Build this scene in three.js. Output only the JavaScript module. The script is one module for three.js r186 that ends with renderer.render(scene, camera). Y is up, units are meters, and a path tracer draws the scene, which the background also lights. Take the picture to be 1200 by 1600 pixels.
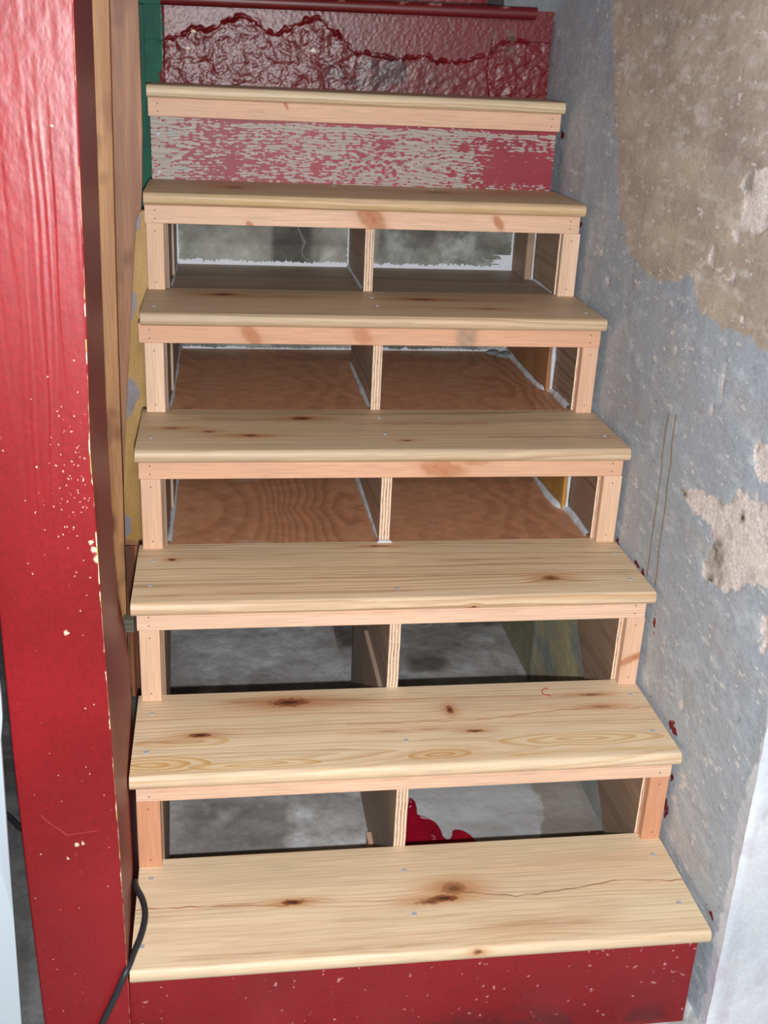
import * as THREE from 'three';
import { toCreasedNormals } from 'three/addons/utils/BufferGeometryUtils.js';

// ---------------------------------------------------------------- camera, light, exposure
const scene = new THREE.Scene();
scene.background = new THREE.Color(0x000000);
const camera = new THREE.PerspectiveCamera(2 * Math.atan(800 / 1736.46) * 180 / Math.PI, 1200 / 1600, 0.05, 30);
camera.position.set(0.1461, 1.466, 1.2891);
camera.rotation.order = 'YXZ';
camera.rotation.set(-0.3888, -0.1575, 0.0487);
scene.add(camera);
camera.updateMatrixWorld(true);

const renderer = new THREE.WebGLRenderer({ antialias: true });
renderer.toneMapping = THREE.LinearToneMapping;
renderer.toneMappingExposure = 1.0;
renderer.shadowMap.enabled = true;

// the flash of the camera: beside and a little below the lens (camera held upright)
const flash = new THREE.SpotLight(new THREE.Color(0.97, 0.985, 1.0), 12.5, 0, 0.95, 0.5, 2);
flash.position.set(0.1515, 1.4182, 1.3098);
flash.target.position.set(0.48, 0.55, -0.6);
flash.castShadow = true; flash.shadow.mapSize.set(2048, 2048); flash.shadow.bias = -0.0005; flash.shadow.radius = 0.4;
scene.add(flash, flash.target);
// dim added fill light behind the camera, with no known source
const FILL_POS = [0.3, 2.2, 2.8];
const fillLight = new THREE.PointLight(new THREE.Color(0.92, 0.96, 1.0), 6.5, 0, 2);
fillLight.position.set(...FILL_POS); fillLight.castShadow = true; fillLight.shadow.radius = 2;
scene.add(fillLight);

// ---------------------------------------------------------------- numbers
function mulberry(a) { return () => { a |= 0; a = a + 0x6D2B79F5 | 0; let t = Math.imul(a ^ a >>> 15, 1 | a); t = t + Math.imul(t ^ t >>> 7, 61 | t) ^ t; return ((t ^ t >>> 14) >>> 0) / 4294967296; }; }
const NT = new Float32Array(65536); { const r = mulberry(77); for (let i = 0; i < 65536; i++) NT[i] = r() * 2 - 1; }
function ns(x, y) {
  const xi = Math.floor(x), yi = Math.floor(y); let fx = x - xi, fy = y - yi;
  fx = fx * fx * (3 - 2 * fx); fy = fy * fy * (3 - 2 * fy);
  const X = xi & 255, Y = (yi & 255) << 8, X1 = (xi + 1) & 255, Y1 = ((yi + 1) & 255) << 8;
  const a = NT[X + Y], b = NT[X1 + Y], c = NT[X + Y1], d = NT[X1 + Y1];
  return a + (b - a) * fx + (c - a) * fy + (a - b - c + d) * fx * fy;
}
function fbm(x, y, o = 4) { let s = 0, a = .5; for (let i = 0; i < o; i++) { s += a * ns(x, y); x = x * 2.03 + 17.1; y = y * 2.03 + 5.7; a *= .5; } return s; }
function fbr(x, y, o = 4) { let s = 0, a = .5; for (let i = 0; i < o; i++) { s += a * ns(x, y); const t = x * 1.63 - y * 1.21 + 17.1; y = x * 1.21 + y * 1.63 + 5.7; x = t; a *= .5; } return s; }
const clamp = (x, a = 0, b = 1) => x < a ? a : x > b ? b : x;
const ss = (a, b, x) => { const t = clamp((x - a) / (b - a)); return t * t * (3 - 2 * t); };
const mix = (a, b, t) => [a[0] + (b[0] - a[0]) * t, a[1] + (b[1] - a[1]) * t, a[2] + (b[2] - a[2]) * t];
const mul = (a, k) => [a[0] * k, a[1] * k, a[2] * k];
function segD(px, py, ax, ay, bx, by) { const dx = bx - ax, dy = by - ay; const t = clamp(((px - ax) * dx + (py - ay) * dy) / (dx * dx + dy * dy)); return Math.hypot(px - ax - t * dx, py - ay - t * dy); }
function lineD(px, py, pts) { let m = 9; for (let i = 0; i + 1 < pts.length; i++) m = Math.min(m, segD(px, py, pts[i][0], pts[i][1], pts[i + 1][0], pts[i + 1][1])); return m; }
function polyD(px, py, P) { // signed distance, negative inside
  let ins = false, m = 9;
  for (let i = 0, j = P.length - 1; i < P.length; j = i++) {
    if ((P[i][1] > py) !== (P[j][1] > py) && px < (P[j][0] - P[i][0]) * (py - P[i][1]) / (P[j][1] - P[i][1]) + P[i][0]) ins = !ins;
    m = Math.min(m, segD(px, py, P[i][0], P[i][1], P[j][0], P[j][1]));
  }
  return ins ? -m : m;
}

// ---------------------------------------------------------------- textures (uv of every surface is in metres)
function tex(w, h, sw, sh, fn, gray = false) { // fn(u metres, v metres) -> sRGB 0..255 triple, or a height 0..1
  const d = new Uint8Array(w * h * 4);
  for (let j = 0; j < h; j++) for (let i = 0; i < w; i++) {
    const c = fn((i + .5) / w * sw, (j + .5) / h * sh), k = (j * w + i) * 4;
    if (gray) d[k] = d[k + 1] = d[k + 2] = clamp(c) * 255; else { d[k] = clamp(c[0], 0, 255); d[k + 1] = clamp(c[1], 0, 255); d[k + 2] = clamp(c[2], 0, 255); }
    d[k + 3] = 255;
  }
  const t = new THREE.DataTexture(d, w, h, THREE.RGBAFormat);
  t.wrapS = t.wrapT = THREE.MirroredRepeatWrapping; t.magFilter = THREE.LinearFilter; t.minFilter = THREE.LinearMipmapLinearFilter; t.generateMipmaps = true;
  if (!gray) t.colorSpace = THREE.SRGBColorSpace;
  t.repeat.set(1 / sw, 1 / sh); t.needsUpdate = true; return t;
}
const std = (o) => new THREE.MeshStandardMaterial(Object.assign({ roughness: .6, metalness: 0 }, o));

const PINE = [224, 201, 169], PINE_D = [184, 146, 104];
// a plain-sawn pine board: rings cut lengthwise, knots that bend them, cracks
function pine(o) {
  const { seed, vc = .1, d0 = .02, slope = .03, F = 110, knots = [], cracks = [], streaks = [], loops = [], str = .5, base = PINE, dark = PINE_D, grey = 0 } = o;
  return (u, v) => {
    const dd = d0 + slope * (u - .45) + .016 * ns(u * 2.3 + seed, 3.1) + .006 * ns(u * 7 + seed, v * 6);
    let q = v - vc + .007 * fbm(u * 1.7 + seed * 3, v * 5, 3);
    let r = Math.sqrt(q * q + dd * dd);
    let core = 0, halo = 0, hole = 0;
    for (const [ku, kv, a, b, s = 1, hs = 1] of knots) {
      const e = ((u - ku) / a) ** 2 + ((v - kv) / b) ** 2;
      if (e > 60) continue;
      r += .011 * Math.exp(-e / 6) * Math.sign(kv - vc || 1);
      const en = e * (1 + .5 * ns(u * 160 + ku * 99, v * 240));
      core = Math.max(core, s * (1 - ss(.5, 1.5, en))); halo = Math.max(halo, .62 * hs * Math.exp(-(((u - ku) / (a * 2.6)) ** 2) - ((v - kv) / (b * 1.9)) ** 2));
      hole = Math.max(hole, s * (1 - ss(.1, .55, en * 1.6)));
    }
    const p = r * F + .25 * ns(u * 9, v * 140 + seed) + 1.5 * ns(v * 26 + seed * 5, u * .9);
    const t = p - Math.floor(p);
    let l = ss(.25, .93, t) * (1 - ss(.95, 1, t));
    l *= str * clamp(.55 + .75 * ns(Math.floor(p) * 7.3 + seed, 1.5 + u * 1.1) + .4 * fbm(u * 1.5 + seed, v * 7, 2), .08, 1.3);
    let c = mix(base, dark, clamp(l));
    c = mix(c, [208, 164, 132], clamp(.5 * fbm(u * 1.1 + seed * 2, v * 16 + 7, 3)));
    c = mix(c, [206, 170, 132], clamp(.3 * fbm(u * 2 + seed, v * 11 + 2, 3) + .08));
    c = mul(c, 1 + .055 * ns(u * 26, v * 1100 + seed) + .04 * fbm(u * 5 + seed * 2, v * 30, 3));
    if (grey) c = mix(c, [150, 138, 122], clamp(grey * (.5 + fbm(u * 3 + seed, v * 9, 3))));
    for (const [cu, cv, a, b, n, s] of loops) { const e = Math.hypot((u - cu) / a, (v - cv + .003 * ns(u * 22, v * 60)) / b); if (e < 1.15) { const t2 = e * n - Math.floor(e * n); c = mix(c, [224, 200, 160], .7 * (1 - ss(.9, 1.1, e))); c = mix(c, [192, 142, 84], s * ss(.3, .9, t2) * (1 - ss(.94, 1, t2)) * (1 - ss(.95, 1.1, e))); } }
    for (const [a0, a1, b0, w, s, col = [150, 98, 62]] of streaks) {
      const m = ss(a0 - .03, a0 + .05, u) * (1 - ss(a1 - .05, a1 + .03, u)), vv = v - b0 - .004 * ns(u * 9 + b0 * 50, 2);
      c = mix(c, col, s * m * Math.exp(-((vv / w) ** 2)) * (.7 + .5 * ns(u * 30, v * 300)));
    }
    c = mix(c, [176, 116, 70], clamp(halo)); c = mix(c, [128, 74, 44], clamp(core)); c = mix(c, [58, 32, 20], clamp(hole) * .8);
    for (const [pts, w, col] of cracks) { const d = lineD(u, v + .0018 * ns(u * 60, 9), pts); c = mix(c, col, (1 - ss(w * .5, w * 1.2, d)) * (.65 + .35 * ns(u * 45, 4))); }
    return c;
  };
}
const BROWN = [120, 72, 48], RED_L = [158, 92, 62];
const treadSpec = [
  { seed: 1, vc: .33, d0: .03, slope: .02, F: 120, str: .42, knots: [[.249, .122, .016, .0055], [.494, .134, .024, .007, 1, 1.2], [.515, .113, .02, .014, .45, 1.3], [.47, .14, .02, .005, .6], [.527, .251, .007, .004, .6], [.61, .215, .04, .012, 0, .4]],
    cracks: [[[[-.01, .116], [.124, .119], [.24, .128]], .0014, RED_L], [[[.26, .124], [.3, .119], [.4, .134], [.5, .132]], .0006, [150, 105, 70]], [[[.53, .122], [.611, .139], [.689, .134], [.794, .117]], .0011, [110, 70, 44]], [[[.79, .117], [.9, .126], [.95, .126]], .0013, RED_L]],
    streaks: [[.12, .3, .122, .006, .35], [.3, .8, .178, .03, .2, [180, 138, 92]], [.06, .5, .232, .006, .3], [.55, .75, .205, .01, .3], [.0, .9, .062, .014, .1]] },
  { seed: 2, vc: .205, d0: .004, slope: .045, F: 95, str: .6, knots: [[.265, .04, .034, .012, .8, 1.3], [.11, .132, .018, .006, .9], [.548, .083, .006, .012, .8], [.579, .152, .013, .004, .7], [.505, .217, .03, .008, 0, .5], [.826, .091, .02, .005, .2], [.82, .05, .02, .004, .4]],
    cracks: [[[[.36, .118], [.6, .118], [.75, .096], [.95, .1]], .0012, [165, 100, 78]]],
    loops: [[.505, .217, .055, .013, 2, .75], [.03, .212, .1, .022, 3, .8], [.2, .222, .11, .012, 2, .6], [.76, .188, .15, .02, 3, .55], [.08, .15, .08, .014, 2, .5]], streaks: [[.14, .42, .033, .007, .6, [140, 95, 72]], [.3, .8, .05, .008, .3, [178, 118, 96]], [0, .12, .15, .006, .5], [.35, .62, .145, .006, .4], [.0, .1, .215, .012, .4, [200, 150, 88]], [.6, .93, .225, .006, .5, [196, 150, 84]], [.5, .9, .08, .02, .25, [200, 146, 122]]] },
  { seed: 3, base: [220, 195, 162], dark: [176, 136, 96], vc: .36, d0: .02, slope: .01, F: 92, str: .85, knots: [[.062, .068, .007, .005, .9], [.747, .175, .016, .011, .55], [.59, .262, .005, .004, .6], [.451, .022, .02, .004, .6]], cracks: [],
    streaks: [[.06, .16, .064, .005, .35], [.3, .93, .16, .006, .3], [.2, .93, .12, .005, .25], [.0, .5, .215, .006, .4], [.55, .9, .09, .005, .35]] },
  { seed: 4, base: [212, 184, 150], dark: [162, 124, 88], vc: -.05, d0: .02, slope: .012, F: 80, str: .7, knots: [[.31, .058, .02, .01, .8], [.206, .164, .018, .007, .7], [.498, .195, .01, .004, .7], [.13, .14, .01, .006, .5], [.06, .12, .02, .006, .4]],
    cracks: [[[[.66, .176], [.78, .172], [.9, .186]], .0012, [96, 62, 42]]], streaks: [[.1, .4, .06, .012, .35], [.4, .7, .09, .014, .35], [.1, .3, .165, .008, .4]], grey: .25 },
  { seed: 5, base: [212, 182, 148], dark: [160, 122, 86], vc: .4, d0: .02, slope: -.02, F: 85, str: .75, knots: [[.157, .058, .025, .012, .7], [.567, .076, .03, .01, .65], [.69, .16, .02, .006, .3]], cracks: [], streaks: [[.1, .35, .07, .012, .4], [.5, .8, .075, .015, .4], [.45, .8, .16, .012, .3]], grey: .3 },
  { seed: 6, base: [216, 186, 148], dark: [166, 126, 86], vc: .4, d0: .02, slope: .01, F: 105, str: .8, knots: [[.18, .12, .02, .02, .3], [.62, .1, .03, .02, .3]], cracks: [], streaks: [[.0, .93, .262, .004, .6, [196, 158, 96]], [.0, .93, .272, .003, .6, [190, 150, 90]]], grey: .2 },
  { seed: 7, vc: .45, d0: .02, slope: .006, F: 130, str: .8, knots: [], cracks: [], streaks: [[.0, .93, .262, .004, .6, [196, 158, 96]], [.0, .93, .276, .003, .6, [186, 146, 86]]], grey: .1 },
];
const treadMat = treadSpec.map((s) => std({ map: tex(1152, 432, .94, .36, pine(s)), roughness: .52 }));

const FIR = [228, 195, 168], FIR_D = [206, 156, 126];
function fir(seed, knots = [], F = 330, smudge = null, red = 0) {
  const f = pine({ seed, vc: -.2, d0: .05, slope: .02, F, str: .75, base: mix(FIR, [208, 148, 112], red), dark: FIR_D, knots: [] });
  return (u, v) => {
    let c = f(u, v);
    for (const [ku, kv, a, b, s] of knots) {
      const e = Math.max(0, ((u - ku - (v - kv) * .5) / a) ** 2 + ((v - kv) / b) ** 2 + .5 * ns(u * 90, v * 120)); c = mix(c, [188, 118, 74], s * Math.exp(-e * .6)); c = mix(c, [132, 76, 46], s * .3 * Math.exp(-((Math.sqrt(e) - 1) ** 2) * 9) + s * .35 * Math.exp(-e * 3));
    }
    if (smudge) c = mix(c, [142, 120, 102], .75 * Math.exp(-(((u - smudge) / .022) ** 4)) * (.75 + .5 * fbm(u * 90, v * 90, 3)));
    return c;
  };
}
// rails 2..7 (u from the left end, v 0..0.038 down the front face)
const railSpec = { 2: [11, [], .1], 3: [12, [], .1], 4: [13, [[.56, .022, .03, .015, .7], [.62, .006, .02, .006, .5]], .55], 5: [14, [[.212, .02, .012, .016, .8], [.43, .02, .014, .014, .55]], .7], 6: [15, [[.46, .018, .02, .02, .9], [.21, .036, .005, .005, .9], [.73, .02, .007, .011, .9]], .2], 7: [16, [[.29, .004, .003, .008, .8]], .3] };
const railMat = {};
for (const k in railSpec) railMat[k] = std({ map: tex(1024, 160, .94, .13, fir(railSpec[k][0], railSpec[k][1], 300, k === '5' ? .638 : null, railSpec[k][2])), roughness: .6 });
const stileMat = [21, 22, 23, 24, 25].map((s, i) => std({ map: tex(256, 192, .17, .13, fir(s, i === 3 ? [[.055, .02, .006, .02, .8]] : [], 260, null, [.0, .2, .35, .3, 1][i])), roughness: .6 }));
// plywood faces and edges
const ply = (seed, base, dark, F = 30) => pine({ seed, vc: -.12, d0: .09, slope: .05, F, str: .6, base, dark });
const matShelf = std({ map: tex(1024, 768, .94, .7, (u, v) => { const f = matShelf_f(u, v); const d = fbm(u * 7, v * 7, 4); return mix(mul(f, 1 + .1 * fbm(u * 60, v * 60, 2)), [198, 176, 156], clamp((d - .2) * 1.1) + .5 * (1 - ss(.0008, .0018, Math.abs(ns(u * 3 + 4, v * 4) * .02 + .004))) * ss(.1, .4, ns(u * 9, v * 9))); }), roughness: .5 });
function matShelf_f(u, v) {
  const w = fbm(u * 3.2, v * 1.6, 3), p = (u * 9 + w * 5.2 + Math.abs(v - .3) * 2) * 2.2, t = p - Math.floor(p);
  return mix([190, 138, 104], [152, 98, 68], .75 * ss(.2, .9, t) * (1 - ss(.93, 1, t)) * (.5 + .5 * ns(u * 5, v * 2)));
}
const matShelfGrey = std({ map: tex(768, 256, .94, .32, ply(31, [150, 132, 116], [108, 88, 74], 60)), roughness: .55 });
const matPlyDark = std({ map: tex(512, 512, .6, .6, ply(32, [164, 144, 128], [122, 100, 86], 70)), roughness: .6 });
const matStringer = std({ map: tex(512, 512, .8, .8, ply(33, [146, 120, 100], [104, 80, 64], 55)), roughness: .6 });
const matPlyEdge = std({ map: tex(256, 128, .2, .02, (v, u) => { const p = (u + .0004 * ns(v * 60, 2)) / .0028, i = Math.floor(p), t = p - i; let c = i & 1 ? [196, 156, 134] : [236, 214, 184]; c = mix(c, [128, 84, 66], .8 * (1 - ss(.0, .16, t)) + .5 * ss(.25, .6, ns(u * 900, v * 60)) * (i & 1)); return mul(c, 1 + .12 * ns(u * 2500, v * 300)); }), roughness: .75 });
const matOldYellow = std({ map: tex(256, 256, .4, .4, ply(34, [172, 124, 52], [132, 88, 34], 40)), roughness: .5 });
const matOldBrown = std({ map: tex(256, 256, .4, .4, ply(35, [150, 98, 56], [110, 66, 36], 40)), roughness: .5 });
const matGreyBoard = std({ map: tex(256, 256, .4, .4, ply(36, [128, 122, 108], [96, 88, 78], 50)), roughness: .7 });
const matCaulk = std({ color: 0xc9ccd2, roughness: .5 });

// concrete
function concrete(seed, base, dark, light) {
  return (u, v) => {
    const a = fbm(u * 4 + seed, v * 4, 5), b = fbm(u * 11 + seed, v * 11 + 9, 4), f = ns(u * 240, v * 240) * .5 + ns(u * 90, v * 90) * .5;
    let c = mix(base, dark, clamp(.3 + 1.5 * a)); c = mix(c, light, clamp(1.6 * b - .1));
    const cr = Math.abs(fbm(u * 3 + 40 + seed, v * 3, 4)); c = mix(c, light, .5 * (1 - ss(.0, .018, cr)) * ss(0, .3, a));
    return mul(c, 1 + .09 * f);
  };
}
const slab = concrete(3, [168, 166, 165], [132, 128, 125], [204, 205, 206]);
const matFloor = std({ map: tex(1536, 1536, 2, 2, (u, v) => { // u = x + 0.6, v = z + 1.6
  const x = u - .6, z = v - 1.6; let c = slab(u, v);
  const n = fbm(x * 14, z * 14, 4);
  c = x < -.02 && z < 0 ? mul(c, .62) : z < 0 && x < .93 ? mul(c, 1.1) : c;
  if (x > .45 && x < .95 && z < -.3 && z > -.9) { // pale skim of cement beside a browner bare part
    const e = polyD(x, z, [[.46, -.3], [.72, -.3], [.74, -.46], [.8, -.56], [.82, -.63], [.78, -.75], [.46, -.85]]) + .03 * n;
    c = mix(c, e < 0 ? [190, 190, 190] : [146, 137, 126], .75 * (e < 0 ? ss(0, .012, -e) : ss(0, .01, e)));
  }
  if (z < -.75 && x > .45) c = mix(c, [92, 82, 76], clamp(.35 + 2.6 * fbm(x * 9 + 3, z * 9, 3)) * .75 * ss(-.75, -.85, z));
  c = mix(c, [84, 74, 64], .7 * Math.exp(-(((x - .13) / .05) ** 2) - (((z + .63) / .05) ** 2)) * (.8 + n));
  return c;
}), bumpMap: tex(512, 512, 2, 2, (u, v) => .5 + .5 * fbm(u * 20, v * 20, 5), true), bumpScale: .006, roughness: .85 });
const matBackConcrete = std({ map: tex(1024, 512, 1, .5, (u, v) => { let c = concrete(8, [136, 136, 130], [84, 82, 76], [176, 178, 174])(u * 1.6, v * 1.6); c = mix(c, [188, 186, 174], .45 * ss(.25, .6, ns(u * 16, v * 1.2 + 3))); return mul(c, 1 + .14 * fbm(u * 40, v * 40, 3)); }), roughness: .9 });
const matRough = std({ map: tex(256, 256, .3, .3, concrete(18, [132, 134, 136], [96, 100, 104], [170, 172, 170])), roughness: .95 });

// red gloss paint
const RED = [139, 25, 31];
const redBase = (u, v, s) => mul(mix(RED, [122, 19, 23], clamp(.35 + fbm(u * 6 + s, v * 6, 4))), 1 + .05 * ns(u * 300, v * 300));
const POST_EDGE = [[.003, 0], [.003, .189], [.001, .467], [-.004, .758], [-.005, .893], [-.007, 1.018], [-.003, 1.18], [.002, 1.505], [.004, 1.8], [.004, 2.42]];
const edgeX = (y) => { for (let i = 0; i + 1 < POST_EDGE.length; i++) if (y <= POST_EDGE[i + 1][1]) { const t = (y - POST_EDGE[i][1]) / (POST_EDGE[i + 1][1] - POST_EDGE[i][1]); return POST_EDGE[i][0] + t * (POST_EDGE[i + 1][0] - POST_EDGE[i][0]); } return .004; };
const postFlecks = []; { const r = mulberry(5);
  for (let i = 0; i < 120; i++) { const t = r() * r(); postFlecks.push([edgeX(.95) - .004 - t * .1 - .01 * r(), .8 + (r() + r() + r() - 1.5) * .12 + .17, (.0003 + .0006 * r() * r()), r() < .4 ? 1 : 0]); }
  for (let i = 0; i < 55; i++) postFlecks.push([-.005 - r() * .12, .02 + r() * .9, .0003 + .0009 * r() * r() * r(), r() < .5 ? 1 : 0]);
  for (const [x, y, s] of [[-.013, .895, .003], [-.01, .885, .0035], [-.007, .872, .004], [-.05, .77, .003], [-.028, 1.382, .0014], [-.048, .44, .0025], [-.056, .438, .003], [-.07, .415, .002], [-.06, .08, .004], [-.02, .06, .004]]) postFlecks.push([x, y, s, 1]); }
const matPost = std({ roughness: .42,
  map: tex(384, 2048, .15, 1.62, (u, v) => { // u = x + 0.14, v = y
    const x = u - .14, y = v; let c = redBase(u, v, 2);
    for (const [fx, fy, s, k] of postFlecks) if (Math.abs(x - fx) < .008 && Math.abs(y - fy) < .008) { const d = Math.hypot(x - fx, (y - fy) * .8) + .0012 * ns(x * 700, y * 700); c = mix(c, k ? [204, 194, 168] : [214, 166, 152], 1 - ss(s * .7, s * 1.3, d)); }
    const w = .0011 + .0013 * clamp(.35 + ns(y * 45, 2) + .6 * ns(y * 170, 7)) * ss(.02, .2, y); const e = edgeX(y) - x;
    c = mix(c, ns(y * 70, 11) > .15 ? [168, 172, 104] : [222, 212, 176], (1 - ss(w * .7, w, e)) * ss(y < 1.15 ? -.8 : -.3, y < 1.15 ? -.4 : .1, ns(y * 60, 5)) * (y < 1.25 && y > .25 ? 1 : .6));
    for (const pts of [[[-.1, .49], [-.07, .455], [-.03, .46]], [[-.13, 1.06], [-.115, 1.055], [-.108, 1.03]]]) c = mix(c, [196, 96, 92], .45 * (1 - ss(.0005, .0012, lineD(x + .002 * ns(y * 50, 3), y, pts))));
    return c; }),
  bumpMap: tex(384, 2048, .15, 1.62, (u, v) => {
    const y = v, g = ns(u * 230 + 1.4 * fbm(u * 20, y * 2.2, 3) * 3, y * 2.2), lump = fbr(u * 95, y * 48, 3), kn = Math.exp(-(((u - .105) / .05) ** 2)) ;
    const top = ss(1.2, 1.42, y), mid = ss(.85, 1.05, y) * (1 - ss(1.28, 1.45, y));
    return .5 + .26 * g * (mid * (.5 + .7 * kn) + .22) + .55 * lump * (top * .85 + mid * .3 + .08) + .02 * ns(u * 900, y * 900); }, true), bumpScale: .0007 });
const matRedBoard = std({ roughness: .4, map: tex(1024, 256, 1, .25, (u, v) => { let c = redBase(u, v, 12); const f = fbr(u * 110, v * 110, 3) + .12 * fbr(u * 7, v * 7, 2); c = mix(c, [206, 172, 166], ss(.53, .59, f) * .75); c = mix(c, [84, 26, 28], .6 * ss(.05, .4, fbr(u * 12, v * 20 + 4, 4)) * ss(.1, .15, v)); return c; }), bumpMap: tex(512, 128, 1, .25, (u, v) => .5 + .4 * fbm(u * 40, v * 60, 4), true), bumpScale: .0012 });
const matRedSide = std({ roughness: .45, map: tex(256, 1024, .6, 2.4, (u, v) => redBase(u, v, 30)), bumpMap: tex(256, 512, .6, 2.4, (u, v) => .5 + .4 * fbm(u * 30, v * 5, 4), true), bumpScale: .0008 });
const matRedGloss = std({ roughness: .3, map: tex(256, 128, 1, .5, (u, v) => mix(redBase(u, v, 41), [92, 20, 26], .5 * clamp(fbm(u * 8, v * 8, 3) + .2))), bumpMap: tex(512, 256, 1, .5, (u, v) => .5 + .5 * fbr(u * 60, v * 60, 4), true), bumpScale: .001 });

// ---------------------------------------------------------------- geometry helpers
const creased = (g, a) => { g.scale(1000, 1000, 1000); const o = toCreasedNormals(g, a); o.scale(.001, .001, .001); return o; }; // (it merges corners closer than 1/100 unit)
// a prism along x: closed outline of [z, y] points (clockwise seen from +x, first point = back top); u = x, v = way along the outline
function prism(outline, x0, x1, n = 1) {
  const pos = [], uv = []; const L = [0]; const N = outline.length;
  for (let i = 0; i < N; i++) { const a = outline[i], b = outline[(i + 1) % N]; L.push(L[i] + Math.hypot(b[0] - a[0], b[1] - a[1])); }
  for (let i = 0; i < N; i++) {
    const a = outline[i], b = outline[(i + 1) % N];
    pos.push(x0, a[1], a[0], x0, b[1], b[0], x1, b[1], b[0], x0, a[1], a[0], x1, b[1], b[0], x1, a[1], a[0]);
    uv.push(0, L[i], 0, L[i + 1], x1 - x0, L[i + 1], 0, L[i], x1 - x0, L[i + 1], x1 - x0, L[i]);
  }
  const sh = outline.map((p) => new THREE.Vector2(p[0], p[1])); const tri = THREE.ShapeUtils.triangulateShape(sh, []);
  for (const t of tri) {
    const P = t.map((i) => outline[i]); const area = (P[1][0] - P[0][0]) * (P[2][1] - P[0][1]) - (P[2][0] - P[0][0]) * (P[1][1] - P[0][1]);
    const Q = area > 0 ? [P[0], P[2], P[1]] : P; // normal toward +x
    for (const p of Q) { pos.push(x1, p[1], p[0]); uv.push(p[0] + 2, p[1]); }
    for (const p of [Q[0], Q[2], Q[1]]) { pos.push(x0, p[1], p[0]); uv.push(p[0] + 2, p[1]); }
  }
  const g = new THREE.BufferGeometry();
  g.setAttribute('position', new THREE.Float32BufferAttribute(pos, 3)); g.setAttribute('uv', new THREE.Float32BufferAttribute(uv, 2));
  return creased(g, .7);
}
// box with chamfered long edges from corner to corner; u along the longest side
function bar(x0, x1, y0, y1, z0, z1, c = .0015, axis = 'x') {
  const rect = (a0, a1, b0, b1) => [[a1 - c, b1], [a1, b1 - c], [a1, b0 + c], [a1 - c, b0], [a0 + c, b0], [a0, b0 + c], [a0, b1 - c], [a0 + c, b1]];
  if (axis === 'x') return prism(rect(z0, z1, y0, y1), x0, x1);
  // along y: outline in (z, -x) turned upright
  const g = prism(rect(z0, z1, -x1, -x0).map((p) => [p[0], p[1]]), y0, y1);
  g.applyMatrix4(new THREE.Matrix4().makeBasis(new THREE.Vector3(0, 1, 0), new THREE.Vector3(-1, 0, 0), new THREE.Vector3(0, 0, 1)));
  return g;
}
function plate(pts, depth, bevel = .001) { // outline in its own x, y; extruded along z; uv in metres
  const s = new THREE.Shape(pts.map((p) => new THREE.Vector2(p[0], p[1])));
  return new THREE.ExtrudeGeometry(s, { depth, bevelEnabled: bevel > 0, bevelSize: bevel, bevelThickness: bevel, bevelOffset: -bevel, bevelSegments: 2, curveSegments: 6 });
}
function sidePlate(pts, x0, x1, bevel = .001) { // outline of [z, y], thickness from x0 to x1
  const g = plate(pts.map((p) => [p[0], p[1]]), x1 - x0, bevel);
  g.applyMatrix4(new THREE.Matrix4().makeBasis(new THREE.Vector3(0, 0, 1), new THREE.Vector3(0, 1, 0), new THREE.Vector3(-1, 0, 0))); g.translate(x1, 0, 0); return g;
}
// relief slab: a grid whose front is pushed out by h(a, b), with closed sides; a, b in metres
function relief(a0, a1, b0, b1, na, nb, thick, h, edge = null) {
  const pos = [], uv = [], idx = []; const W = na + 1;
  for (let j = 0; j <= nb; j++) for (let i = 0; i <= na; i++) {
    let a = a0 + (a1 - a0) * i / na, b = b0 + (b1 - b0) * j / nb; if (edge) [a, b] = edge(a, b, i, j); pos.push(a, b, h(a, b)); uv.push(a, b);
  }
  for (let j = 0; j < nb; j++) for (let i = 0; i < na; i++) { const k = j * W + i; idx.push(k, k + 1, k + W + 1, k, k + W + 1, k + W); }
  const rim = []; for (let i = 0; i < na; i++) rim.push(i); for (let j = 0; j < nb; j++) rim.push(j * W + na); for (let i = na; i > 0; i--) rim.push(nb * W + i); for (let j = nb; j > 0; j--) rim.push(j * W);
  const o = pos.length / 3; for (const k of rim) { pos.push(pos[k * 3], pos[k * 3 + 1], -thick); uv.push(uv[k * 2], uv[k * 2 + 1]); }
  for (let i = 0; i < rim.length; i++) { const n = (i + 1) % rim.length; idx.push(rim[i], o + i, o + n, rim[i], o + n, rim[n]); }
  const cc = pos.length / 3; pos.push((a0 + a1) / 2, (b0 + b1) / 2, -thick); uv.push(0, 0); for (let i = 0; i < rim.length; i++) idx.push(o + i, cc, o + (i + 1) % rim.length);
  const g = new THREE.BufferGeometry(); g.setAttribute('position', new THREE.Float32BufferAttribute(pos, 3)); g.setAttribute('uv', new THREE.Float32BufferAttribute(uv, 2)); g.setIndex(idx);
  return creased(g, .9);
}
const used = {};
function numbered(n) { const k = used[n] = (used[n] ?? -1) + 1; return k ? `${n}_${String(k).padStart(3, '0')}` : n; }
function mesh(name, geo, m, parent = scene, label) {
  const o = new THREE.Mesh(geo, m); o.name = numbered(name); o.castShadow = o.receiveShadow = true; if (label) o.userData.label = label; parent.add(o); return o;
}
function tag(o, label, category) { o.userData.label = label; o.userData.category = category; return o; }
function struct(name, geo, m) { const o = mesh(name, geo, m); o.userData.kind = 'structure'; return o; }

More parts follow.
